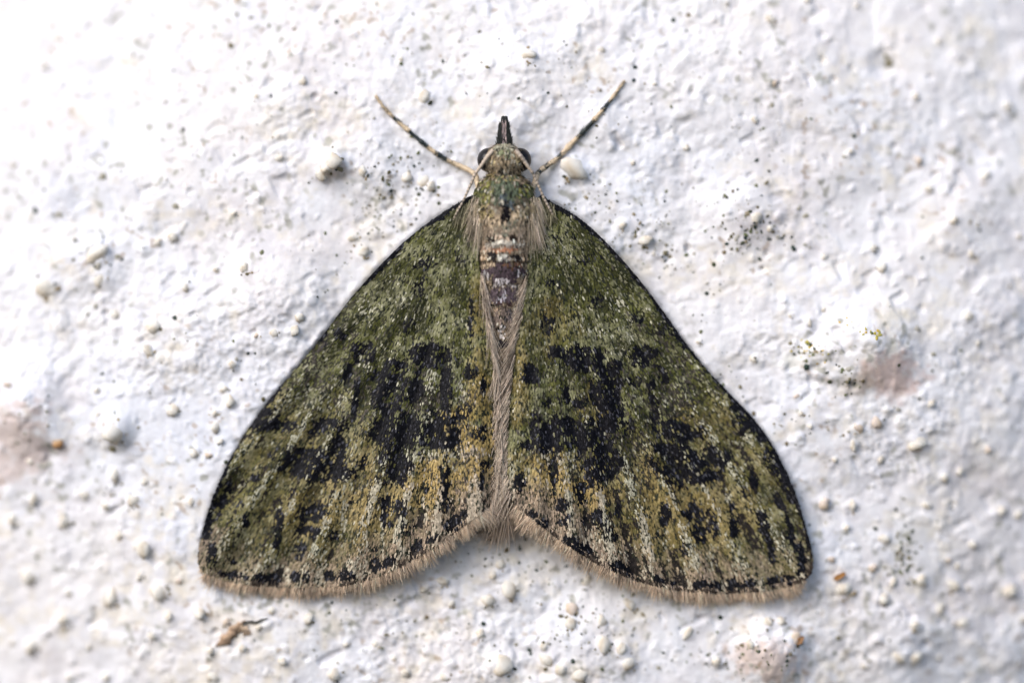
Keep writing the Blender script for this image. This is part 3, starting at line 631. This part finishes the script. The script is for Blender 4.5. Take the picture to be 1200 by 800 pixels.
def build_wing(side):
    poly, out_ = (L_POLY, LEFT_OUT) if side < 0 else (R_POLY, RIGHT_OUT)
    rng = np.random.default_rng(100 + side)
    fn = lambda x, y: wing_h(x, y, side)
    # membrane: outline plus an inner grid, triangulated, with thickness
    gx, gy = np.meshgrid(np.arange(230, 960, 9.0), np.arange(225, 700, 9.0)); gx = gx.ravel() + rng.uniform(-2, 2, gx.size); gy = gy.ravel() + rng.uniform(-2, 2, gy.size)
    ok = inside(poly, gx, gy) & (seg_dist(gx, gy, [tuple(p) for p in poly[::3]] + [tuple(poly[0])]) > 5)
    pts = [Vector(p) for p in poly] + [Vector((a, b)) for a, b in zip(gx[ok], gy[ok])]
    nb = len(poly)
    v2, _, faces, _, _, _ = delaunay_2d_cdt(pts, [(i, (i + 1) % nb) for i in range(nb)], [], 1, 1e-4)
    xy = np.array([tuple(v) for v in v2]); h = fn(xy[:, 0], xy[:, 1])
    root = mesh_from('forewing', np.column_stack([xy, h]), [tuple(f) for f in faces], M_MEMB, moth)
    sol = root.modifiers.new('thickness', 'SOLIDIFY'); sol.thickness = 1.2 * S; sol.offset = 0
    # scales
    n = 120000
    x0, y0 = poly.min(0); x1, y1 = poly.max(0)
    x = rng.uniform(x0, x1, n * 2); y = rng.uniform(y0, y1, n * 2); k = inside(poly, x, y); x, y = x[k], y[k]
    # more scales along the rim so that the edge is closed
    e = poly[rng.integers(len(poly), size=5000)] + rng.normal(0, 2.2, (5000, 2)); k = inside(poly, e[:, 0], e[:, 1])
    x = np.concatenate([x, e[k, 0]]); y = np.concatenate([y, e[k, 1]])
    bx, by = (566, 170) if side < 0 else (622, 170)
    T = np.stack([x - bx, (y - by) * 1.0, np.zeros_like(x)], -1); T /= np.linalg.norm(T, axis=1)[:, None]
    a = rng.normal(0, 0.15, len(x)); T = np.stack([T[:, 0] * np.cos(a) - T[:, 1] * np.sin(a), T[:, 0] * np.sin(a) + T[:, 1] * np.cos(a), 0 * a], -1)
    N = normal_at(fn, x, y); N += rng.normal(0, 0.055, N.shape); N /= np.linalg.norm(N, axis=1)[:, None]
    L = rng.uniform(4.2, 8.6, len(x)); Wd = rng.uniform(1.4, 2.5, len(x)); lift = rng.gamma(2.5, 0.32, len(x)) + 0.25
    P = np.stack([x, y, fn(x, y)], -1) - T * (L * 0.45)[:, None]
    cols = wing_colour(x, y, side, rng)
    tag(scale_mesh('wing_scales', P, N, T, L, Wd, lift, cols, M_SCALE, root), kind='stuff')
    # dark vein along the leading edge
    costa = smooth_open(out_[1:15] if side < 0 else out_[1:18], 6)
    pth = np.column_stack([costa, fn(costa[:, 0], costa[:, 1]) - 0.6]); t = np.linspace(0, 1, len(pth))
    v, f, c = tube(pth, np.interp(t, [0, .15, .7, 1], [1.0, 1.0, 0.8, 0.5]), 8, np.tile((0.022, 0.022, 0.018), (len(pth), 1)) * (1 + 0.5 * noise(pth[:, 0], pth[:, 1], 12, 5))[:, None])
    mesh_from('costal_vein', v, f, M_BODY, root, c)
    # fringe of hair scales along the outer margin
    mar = smooth_open(out_[16:32] if side < 0 else out_[18:32], 14); m = 6500
    u = rng.uniform(0, len(mar) - 1.001, m); i = u.astype(int); fr = (u - i)[:, None]
    p = mar[i] * (1 - fr) + mar[i + 1] * fr; tg = mar[i + 1] - mar[i]; tg /= np.linalg.norm(tg, axis=1)[:, None]
    nr = np.stack([-tg[:, 1], tg[:, 0]], -1) if side < 0 else np.stack([-tg[:, 1], tg[:, 0]], -1)
    cen = np.array([400, 500]) if side < 0 else np.array([790, 500])
    flip = ((p - cen) * nr).sum(1) < 0; nr[flip] *= -1
    nr = nr * 0.85 + np.stack([(p[:, 0] - bx) / 900, np.full(m, 0.35)], -1)
    tp = u / (len(mar) - 1)
    edge = np.clip(np.minimum(tp, 1 - tp) * 14, 0.35, 1)
    Lh = rng.uniform(11, 24, m) * edge * (0.82 + 0.30 * noise(u * 3, u * 0, 5, 9) + 0.32 * noise(u * 3, u * 0, 1.6, 10)) + 14 * np.clip(tp - 0.86, 0, 1) / 0.14
    Dh = np.column_stack([nr + rng.normal(0, 0.22, (m, 2)), rng.normal(-0.10, 0.09, m)])
    base = np.column_stack([p - nr * 2.5, fn(p[:, 0], p[:, 1]) + rng.uniform(-1.2, 1.4, m)])
    cn = 0.5 + 0.5 * noise(u * 3, u * 0, 4, 7)
    tone = np.clip(0.45 + 0.55 * cn + 0.35 * rng.normal(size=m), 0.2, 1.7)[:, None]
    light = np.clip(1 - np.abs(tp - 0.5) * 1.2, 0, 1)
    cols = (np.array([0.68, 0.53, 0.40]) + np.array([0.08, 0.06, 0.05]) * rng.random((m, 1))) * tone
    pl = rng.random(m) < np.clip(0.16 + 0.5 * noise(u * 3, u * 0, 7, 12), 0.04, 0.8); cols[pl] = np.array([0.66, 0.54, 0.41]) * (0.7 + 0.5 * rng.random((pl.sum(), 1)))
    drp = np.column_stack([np.zeros(m), np.zeros(m), -rng.uniform(0, 3, m)])
    tag(hair_mesh('fringe', base, Dh, Lh, drp, rng.uniform(0.3, 0.6, m), cols, M_HAIR, root, 3, rng.normal(0, 1.2, m), 0.4), kind='stuff')
    # long pale hairs along the inner margin, lying over the abdomen
    m = 640; y = rng.uniform(318, 590, m) ; y[: m // 3] = rng.uniform(430, 580, m // 3)
    inner = np.array(out_[30:] if side < 0 else out_[31:]); o_ = np.argsort(inner[:, 1]); xm = np.interp(y, inner[o_, 1], inner[o_, 0])
    tow = -side                                            # towards the other wing
    up_ = np.clip((400 - y) / 80, 0, 1); x = xm + tow * rng.uniform(-1.0, 5, m)
    slant = np.where(side < 0, 0.10 + 0.02 * up_, -0.52 + 0.1 * up_) if side > 0 else np.full(m, 0.14)
    if side < 0: slant = np.where(y > 430, -0.10, 0.20)
    Dh = np.column_stack([slant + rng.normal(0, 0.13, m), np.ones(m), rng.normal(0.02, 0.06, m)])
    Lh = rng.uniform(20, 44, m) * np.where(y < 400, 1.0, 0.85)
    hz = np.maximum(fn(x, y), 36 - 0 * y) + rng.uniform(0.5, 4.0, m)
    cols = np.array([0.68, 0.56, 0.46]) * (0.5 + 0.7 * rng.random((m, 1)))
    gl = rng.random(m) < 0.30; cols[gl] = np.array([0.74, 0.63, 0.50]) * (0.75 + 0.4 * rng.random((gl.sum(), 1)))
    dk = rng.random(m) < 0.16; cols[dk] = np.array([0.10, 0.075, 0.055]) * (0.6 + 0.8 * rng.random((dk.sum(), 1)))
    tag(hair_mesh('inner_margin_hairs', np.column_stack([x, y, hz]), Dh, Lh, np.column_stack([0 * y, 0 * y, -rng.uniform(0, 3, m)]), rng.uniform(0.25, 0.52, m), cols, M_HAIR, root, 4, rng.normal(0, 1.8, m), 0.3), kind='stuff')
    return root
wings = [build_wing(-1), build_wing(1)]

# body: one continuous surface from head to abdomen tip
ST = np.array([(166,2,36,3),(170,8,35,9),(176,17,34,15),(184,22.5,33,18.5),(192,23,33,18.5),(199,18.5,33,16),(204,16,32,16),(208,22,32,18),(214,29,32,21.5),(222,33,32,24),(232,35,32,25),(246,36,32,25),(258,33.5,32,24),(266,31,32,23.5),(274,31,32,23.5),(284,31,32,23.5),(287,30,32,21),(296,31,32,21.5),(304,31,31,22),(307,30,31,19.5),(320,30.5,30,20),(331,28.5,29,19),(334,27,29,17),(348,26,28,17),(357,24,28,16.5),(360,22,28,14.5),(372,20,27,14.5),(383,16.5,27,14),(386,14.5,26,12.5),(400,12,26,12),(415,10.5,26,12),(450,10,26,11),(520,9,26,10),(570,6,25,7),(588,1,24,1.5)], float)
def body_at(y):
    return [np.interp(y, ST[:, 0], ST[:, k]) for k in (1, 2, 3)]
def body_pt(y, th):
    hw, hc, hh = body_at(y)
    cx = 591 - 2.5 * np.clip((y - 380) / 60, 0, 1)
    return np.stack([cx + hw * np.cos(th), y, hc + hh * np.sin(th)], -1)

BODY_BLOBS = [  # cx, cy, rx, ry, colour, strength
 (591,186,26,18,(0.29,0.225,0.145),.9),(592,176,14,8,(0.36,0.34,0.25),.9),(578,190,8,5,(0.44,0.36,0.20),.8),(607,190,8,5,(0.44,0.36,0.20),.8),(592,180,9,5,(0.17,0.18,0.10),.6),(580,197,6,3,(0.03,0.02,0.015),.8),(604,197,6,3,(0.03,0.02,0.015),.8),(592,196,22,7,(0.22,0.17,0.11),.8),(592,203,8,4,(0.03,0.025,0.02),.9),(579,206,7,5,(0.26,0.20,0.10),.7),(606,206,8,5,(0.26,0.20,0.10),.7),(592,210,24,4,(0.24,0.20,0.09),.6),
 (572,224,16,14,(0.20,0.19,0.065),.9),(594,226,22,19,(0.105,0.125,0.082),.95),(613,224,9,8,(0.18,0.18,0.06),.8),(592,236,10,9,(0.07,0.085,0.095),.7),(560,232,8,16,(0.10,0.11,0.05),.7),(625,232,8,16,(0.10,0.11,0.05),.7),
 (592,258,34,14,(0.54,0.42,0.29),.85),(570,246,10,10,(0.30,0.24,0.12),.7),(614,246,10,12,(0.30,0.25,0.15),.6),(591.5,249,7,15,(0.008,0.006,0.008),1.3),(563,240,4,6,(0.04,0.04,0.02),.8),(619,258,5,8,(0.12,0.06,0.04),.7),(605,262,8,6,(0.13,0.13,0.09),.5),
 (592,274,28,9,(0.54,0.42,0.32),.9),(591,270,14,8,(0.24,0.24,0.18),.8),(576,280,6,5,(0.02,0.015,0.012),1.1),(602,279,5,5,(0.03,0.02,0.016),1.1),(590,285,17,4,(0.78,0.72,0.62),1.0),(592,292,18,5,(0.36,0.17,0.10),.9),(569,290,8,8,(0.36,0.26,0.19),.7),(614,290,8,8,(0.32,0.24,0.17),.7),(590,301,9,5,(0.76,0.72,0.64),1.1),(576,301,7,5,(0.02,0.015,0.015),1.1),(605,301,7,5,(0.02,0.015,0.015),1.1),(567,301,5,5,(0.42,0.30,0.20),.8),(615,301,4,5,(0.42,0.30,0.20),.8),
 (591,318,32,15,(0.066,0.047,0.055),1.0),(570,309,10,5,(0.34,0.26,0.18),.8),(600,310,10,7,(0.14,0.075,0.045),.7),(587,329,9,4,(0.46,0.42,0.43),.8),(571,323,5,6,(0.30,0.28,0.28),.6),(609,321,4,4,(0.42,0.38,0.38),.6),
 (591,334,28,1.8,(0.52,0.46,0.44),1.0),(591,347,26,12,(0.088,0.066,0.076),1.0),(588,350,8,8,(0.34,0.32,0.35),.6),(573,352,5,6,(0.36,0.30,0.30),.6),(591,355,20,3,(0.05,0.03,0.03),.8),(591,358.5,14,2.5,(0.52,0.42,0.28),.8),
 (590,372,20,14,(0.17,0.13,0.11),.9),(580,364,7,6,(0.38,0.28,0.20),.6),(597,370,6,8,(0.10,0.085,0.085),.7),(588,384,4,5,(0.5,0.46,0.44),.7),(589,393,5,4,(0.5,0.45,0.42),.9),(591,402,9,7,(0.018,0.014,0.018),1.1)]
def body_colour(x, y, rng):
    n = len(x); c = np.tile(np.array([0.20, 0.155, 0.11]), (n, 1))
    wob = 0.30 * noise(x, y, 6, 201) + 0.22 * noise(x, y, 3, 202)
    for cx, cy, rx, ry, col, s in BODY_BLOBS:
        w = np.clip((1.1 - np.hypot((x - cx) / rx, (y - cy) / ry) + wob) * 2, 0, 1) * min(s, 1)
        k = rng.random(n) < w * 1.05
        c[k] = np.array(col)
    c *= (0.55 + 0.95 * rng.random((n, 1)))
    pl = rng.random(n) < np.where(y > 303, 0.03, 0.08); c[pl] = np.array([0.55, 0.50, 0.40]) * (0.5 + 0.7 * rng.random((pl.sum(), 1)))
    dk = rng.random(n) < 0.09; c[dk] = np.array([0.02, 0.02, 0.016])
    return c

ys = np.concatenate([np.linspace(166, 420, 150), np.linspace(424, 588, 40)]); nt_ = 44
TH = np.arange(nt_) * 2 * math.pi / nt_
yy, tt = np.meshgrid(ys, TH, indexing='ij'); BV = body_pt(yy, tt).reshape(-1, 3)
BF = [(i * nt_ + j, i * nt_ + (j + 1) % nt_, (i + 1) * nt_ + (j + 1) % nt_, (i + 1) * nt_ + j) for i in range(len(ys) - 1) for j in range(nt_)]
BF += [tuple(range(nt_))[::-1], tuple((len(ys) - 1) * nt_ + j for j in range(nt_))]
rb = np.random.default_rng(300)
body = mesh_from('body', BV, BF, M_BODY, moth, body_colour(BV[:, 0], BV[:, 1], rb) * 0.7)

def body_scales():
    rng = np.random.default_rng(301); n = 9500
    y = rng.uniform(170, 410, n); th = rng.uniform(math.radians(8), math.radians(172), n)
    P = body_pt(y, th); e = 0.01
    dth = body_pt(y, th + e) - body_pt(y, th - e); dy = body_pt(y + 1, th) - body_pt(y - 1, th)
    N = np.cross(dth, dy); N /= np.linalg.norm(N, axis=1)[:, None]; N[N[:, 2] < 0] *= -1
    T = dy + 0; a = rng.normal(0, 0.35, n)
    head = y < 204
    T = T / np.linalg.norm(T, axis=1)[:, None]
    B = np.cross(N, T); T = T * np.cos(a)[:, None] + B * np.sin(a)[:, None]
    L = rng.uniform(3.5, 6.5, n) * np.where(y < 268, 1.25, 1.0); Wd = rng.uniform(1.3, 2.4, n)
    lift = rng.gamma(2.2, 0.45, n) * np.where(y < 262, 1.7, 0.7) + 0.3
    c = body_colour(P[:, 0], P[:, 1], rng)
    P = P - T * (L * 0.5)[:, None]
    tag(scale_mesh('body_scales', P, N, T, L, Wd, lift, c, M_SCALE, body), kind='stuff')
    # longer hair-like scales: collar, thorax sides, segment edges, pale crests
    spec = [(262, 268, 20, 160, 150, 9, (0.42, 0.33, 0.24), 1.4), (280, 286, 45, 135, 120, 6, (0.74, 0.68, 0.60), 1.2), (298, 303, 65, 115, 60, 5, (0.74, 0.70, 0.62), 1.2),
            (206, 212, 10, 170, 160, 7, (0.22, 0.19, 0.09), 1.5), (170, 180, 30, 150, 110, 6, (0.36, 0.32, 0.24), 1.6), (190, 200, 15, 165, 160, 7, (0.30, 0.24, 0.16), 1.8),
            (326, 332, 70, 120, 25, 4.0, (0.5, 0.46, 0.46), 0.7), (353, 359, 30, 150, 60, 4.5, (0.40, 0.32, 0.24), 1.0), (215, 255, 10, 170, 420, 6, (0.15, 0.155, 0.09), 1.5)]
    PP, DD, LL, CC, RR = [], [], [], [], []
    for y0, y1, t0, t1, m, Lm, col, lf in spec:
        y = rng.uniform(y0, y1, m); th = np.radians(rng.uniform(t0, t1, m)); p = body_pt(y, th)
        e = 0.01; dth = body_pt(y, th + e) - body_pt(y, th - e); dy = body_pt(y + 1, th) - body_pt(y - 1, th)
        nn = np.cross(dth, dy); nn /= np.linalg.norm(nn, axis=1)[:, None]; nn[nn[:, 2] < 0] *= -1
        d = np.column_stack([rng.normal(0, 0.30, m), np.ones(m), np.zeros(m)]) + nn * 0.28 * lf
        PP.append(p); DD.append(d); LL.append(Lm * rng.uniform(0.7, 1.35, m)); CC.append(body_colour(p[:, 0], p[:, 1] + 3, rng) if y0 == 215 else np.array(col) * (0.45 + 0.85 * rng.random((m, 1)))); RR.append(rng.uniform(0.35, 0.7, m))
    P = np.concatenate(PP); m = len(P)
    tag(hair_mesh('body_hairs', P, np.concatenate(DD), np.concatenate(LL), np.column_stack([np.zeros(m), np.zeros(m), -rng.uniform(0, 1.5, m)]), np.concatenate(RR), np.concatenate(CC), M_HAIR, body, 3, rng.normal(0, 0.9, m)), kind='stuff')
body_scales()

def tail_tuft():
    rng = np.random.default_rng(350); m = 520
    x = rng.normal(588, 8, m); y = rng.uniform(560, 606, m)
    base = np.column_stack([x, y, rng.uniform(22, 37, m) - (y - 560) * 0.1])
    D = np.column_stack([(x - 590) * 0.022 - 0.16 + rng.normal(0, 0.16, m), np.ones(m), -0.16 + rng.normal(0, 0.08, m)])
    c = np.array([0.56, 0.45, 0.36]) * (0.5 + 0.8 * rng.random((m, 1)))
    dk = rng.random(m) < 0.12; c[dk] = np.array([0.16, 0.12, 0.09])
    tag(hair_mesh('tail_tuft', base, D, rng.uniform(26, 48, m), np.column_stack([0 * x, 0 * x, -rng.uniform(0, 6, m)]), rng.uniform(0.35, 0.75, m), c, M_HAIR, body, 4, rng.normal(0, 2.5, m), 0.3), kind='stuff')
tail_tuft()

# tegulae: the pale hair tufts over the wing roots
def tegula(side):
    rng = np.random.default_rng(400 + side)
    cx = 561 if side < 0 else 624
    c = [(cx - side * 2, 232, 46), (cx + side * 1, 243, 48), (cx + side * 2, 256, 46), (cx + side * 2, 268, 43)]
    p = smooth_open(c, 6); t = np.linspace(0, 1, len(p))
    v, f, col = tube(p, np.interp(t, [0, .3, .7, 1], [1.0, 3.4, 3.2, 1.0]), 12, np.tile((0.17, 0.14, 0.09), (len(p), 1)), 0.55)
    o = mesh_from('tegula', v, f, M_BODY, moth, col)
    m = 260
    x = cx + side * rng.uniform(-5, 9, m); y = rng.uniform(230, 262, m)
    base = np.column_stack([x, y, 46 + 4 * rng.random(m) - np.abs(x - cx) * 0.35])
    D = np.column_stack([side * (0.10 + 0.022 * (np.abs(x - cx)) * np.sign((x - cx) * side)) + rng.normal(0, 0.10, m), np.ones(m), -0.10 + rng.normal(0, 0.07, m)])
    L = rng.uniform(22, 52, m) * np.where((x - cx) * side > 6, 0.6, 1)
    cols = np.array([0.60, 0.51, 0.39]) * (0.35 + 0.9 * rng.random((m, 1)))
    pk = rng.random(m) < 0.3; cols[pk] = np.array([0.80, 0.67, 0.56]) * (0.7 + 0.45 * rng.random((pk.sum(), 1)))
    dk = rng.random(m) < 0.16; cols[dk] = np.array([0.05, 0.045, 0.03])
    tag(hair_mesh('tegula_hairs', base, D, L, np.column_stack([0 * x, 0 * x, -rng.uniform(0, 4, m)]), rng.uniform(0.3, 0.75, m), cols, M_HAIR, o, 4, rng.normal(0, 1.6, m), 0.3), kind='stuff')
    # short tufts spreading on to the wing root
    m = 90; x = cx + side * rng.uniform(6, 26, m); y = rng.uniform(232, 252, m) + np.abs(x - cx) * 0.25
    base = np.column_stack([x, y, wing_h(x, y, side) + rng.uniform(0.5, 4, m)])
    D = np.column_stack([side * rng.normal(0.12, 0.3, m), np.ones(m), rng.normal(0.08, 0.1, m)])
    cols = np.array([0.26, 0.235, 0.15]) * (0.3 + 1.0 * rng.random((m, 1)))
    tag(hair_mesh('tegula_hairs', base, D, rng.uniform(9, 18, m), np.column_stack([0 * x, 0 * x, -rng.uniform(0, 3, m)]), rng.uniform(0.5, 1.1, m), cols, M_HAIR, o, 3, rng.normal(0, 1.6, m), 0.3), kind='stuff')
tegula(-1); tegula(1)

# eyes
def eye(side):
    nU, nV = 28, 18; V = []; c = np.array([591 + side * 18.6, 187.5, 32]); F = []
    for j in range(nV + 1):
        b = -math.pi / 2 + math.pi * j / nV
        for i in range(nU):
            a = 2 * math.pi * i / nU
            V.append(c + np.array([13.2 * math.cos(b) * math.cos(a), 14.2 * math.cos(b) * math.sin(a), 13.5 * math.sin(b)]))
    for j in range(nV):
        for i in range(nU): F.append((j * nU + i, j * nU + (i + 1) % nU, (j + 1) * nU + (i + 1) % nU, (j + 1) * nU + i))
    return mesh_from('eye', np.array(V), F, M_EYE, moth)
eye(-1); eye(1)

# labial palps, pressed together into a snout
def palp(side):
    rng = np.random.default_rng(500 + side)
    p = smooth_open([(591 + side * 5.0, 178, 38), (591 + side * 4.2, 168, 40), (591 + side * 2.8, 156, 39), (591 + side * 1.9, 146, 37), (591.2 + side * 1.5, 139, 35), (591.3 + side * 1.0, 136, 34.3)], 7)
    t = np.linspace(0, 1, len(p)); r = np.interp(t, [0, .2, .55, .8, .93, 1], [5.4, 4.6, 3.0, 2.5, 2.3, 0.7])
    cols = np.tile((0.02, 0.021, 0.021), (len(p), 1))
    v, f, c = tube(p, r, 14, cols, 0.9)
    # inner faces are pinkish and paler towards the head
    d = np.abs(v[:, 0] - 591) ; w = np.clip(1 - d / 3.2, 0, 1) * np.clip((v[:, 1] - 141) / 18, 0.1, 1) * (v[:, 2] > 38)
    c = c * (1 - w[:, None]) + np.array([0.46, 0.33, 0.32]) * w[:, None]
    o = mesh_from('palp', v, f, M_PALP, moth, c)
    m = 420; i = rng.integers(0, int(len(p) * 0.6), m); th = rng.uniform(0.1, math.pi - 0.1, m)
    base = p[i] + np.column_stack([r[i] * np.cos(th), rng.uniform(-2, 2, m), r[i] * 0.9 * np.sin(th)])
    D = np.column_stack([0.25 * np.cos(th) + rng.normal(0, 0.1, m), -np.ones(m), 0.12 * np.sin(th)])
    cc = np.array([0.028, 0.03, 0.028]) * (0.4 + 1.4 * rng.random((m, 1)))
    inn = (np.abs(base[:, 0] - 591) < 2.6) & (rng.random(m) < 0.75) & (base[:, 1] > 143); cc[inn] = np.array([0.55, 0.43, 0.42]) * (0.5 + 0.7 * rng.random((inn.sum(), 1)))
    tag(hair_mesh('palp_scales', base, D, rng.uniform(3, 6, m), np.zeros((m, 3)), rng.uniform(0.35, 0.7, m), cc, M_HAIR, o, 2), kind='stuff')
palp(-1); palp(1)

# antennae: swept back from the brow past the eye and tucked under the wing root
def antenna(side):
    X = lambda dx: 591 + side * dx
    ctl = [(X(13), 176, 49), (X(20), 184, 50), (X(27), 194, 49), (X(33.5), 203, 47), (X(38), 213, 46), (X(43), 224, 45), (X(48), 235, 44), (X(54), 246, 43), (X(60), 258, 37)]
    p = smooth_open(ctl, 22); t = np.linspace(0, 1, len(p)); s = np.cumsum(np.r_[0, np.linalg.norm(np.diff(p, axis=0), axis=1)])
    bead = 0.5 + 0.5 * np.cos(2 * math.pi * s / 4.6)
    r = np.interp(t, [0, .1, .35, 1], [2.7, 2.5, 1.8, 1.2]) * (0.90 + 0.13 * bead)
    pale = np.array([0.50, 0.41, 0.33]); dark = np.array([0.06, 0.055, 0.05])
    w = np.where(t < 0.36, 0.12 * (1 - bead), 0.9 * (1 - bead) ** 2)[:, None]
    w = np.clip(w + 0.4 * (noise(s, s * 0, 7, 77 + side)[:, None] > 0.35), 0, 1)
    v, f, c = tube(p, r, 12, pale * (1 - w) + dark * w)
    mesh_from('antenna', v, f, M_LEG, moth, c)
antenna(-1); antenna(1)

# forelegs stretched out ahead, banded dark and cream
def foreleg(side, pts, bands, wid):
    p = smooth_open([(x, y, 0) for x, y in pts], 20); t = np.linspace(0, 1, len(p))
    hw = wall_h(p[:, 0], p[:, 1]); kk = np.ones(25) / 25; hw = np.convolve(np.pad(hw, 12, 'edge'), kk, 'valid')
    r = np.interp(t, [0, .3, .62, .8, 1], wid)
    p[:, 2] = hw + r * 0.8 + 24 * np.clip((t - 0.55) / 0.45, 0, 1) ** 1.3
    s = np.cumsum(np.r_[0, np.linalg.norm(np.diff(p, axis=0), axis=1)]); s /= s[-1]
    joint = sum(np.exp(-((s - q) / 0.014) ** 2) for q in (0.12, 0.23, 0.31, 0.42, 0.56))
    r = r * (0.90 + 0.42 * joint) * (1 + 0.05 * np.cos(s * 2 * math.pi * 13)) * (1 + 0.06 * noise(s * 300, s, 9, 3))
    rng = np.random.default_rng(600 + side)
    V, F, C = tube(p, r, 12, np.tile((0.55, 0.43, 0.29), (len(p), 1)))
    ss = np.repeat(s, 12); jit = 0.012 * rng.normal(size=len(ss))
    for a, b in bands:
        k = (ss + jit > a) & (ss + jit < b); C[k] = (0.022, 0.03, 0.03)
    C *= (0.75 + 0.5 * rng.random((len(C), 1)))
    o = mesh_from('foreleg', V, F, M_LEG, moth, C)
    m = 300; i = rng.integers(3, len(p) - 2, m); th = rng.uniform(0, 2 * math.pi, m)
    T = np.gradient(p, axis=0)[i]; T /= np.linalg.norm(T, axis=1)[:, None]; A = np.cross(T, [0, 0, 1.0]); B = np.cross(A, T)
    rad = np.cos(th)[:, None] * A + np.sin(th)[:, None] * B
    cc = np.tile(np.array([0.5, 0.40, 0.28]), (m, 1))
    for a, b in bands:
        k = (s[i] > a) & (s[i] < b); cc[k] = (0.03, 0.035, 0.035)
    tag(hair_mesh('leg_scales', p[i] + rad * (r[i] * 0.85)[:, None], -T + rad * 0.22, rng.uniform(3, 6, m), np.zeros((m, 3)), rng.uniform(0.3, 0.6, m), cc * (0.6 + 0.7 * rng.random((m, 1))), M_HAIR, o, 2), kind='stuff')
foreleg(-1, [(440,112),(451,127),(463,139),(481,155),(505,175),(525,188),(543,196),(556,204),(560,216),(566,230)], [(.10,.12),(.17,.23),(.31,.48),(.535,.63),(.66,.675)], [1.4, 2.3, 3.0, 3.5, 4.2])
foreleg(1, [(732,95),(726,103),(718,114),(707,128),(695,142),(683,155),(672,166),(655,184),(640,195),(630,204),(626,216),(618,230)], [(.085,.10),(.16,.24),(.32,.47),(.62,.66),(.73,.76),(.80,.83)], [1.4, 2.4, 3.1, 3.6, 4.2])

# root the moth at its base on the wall
moth.location = (0, 0, 0)
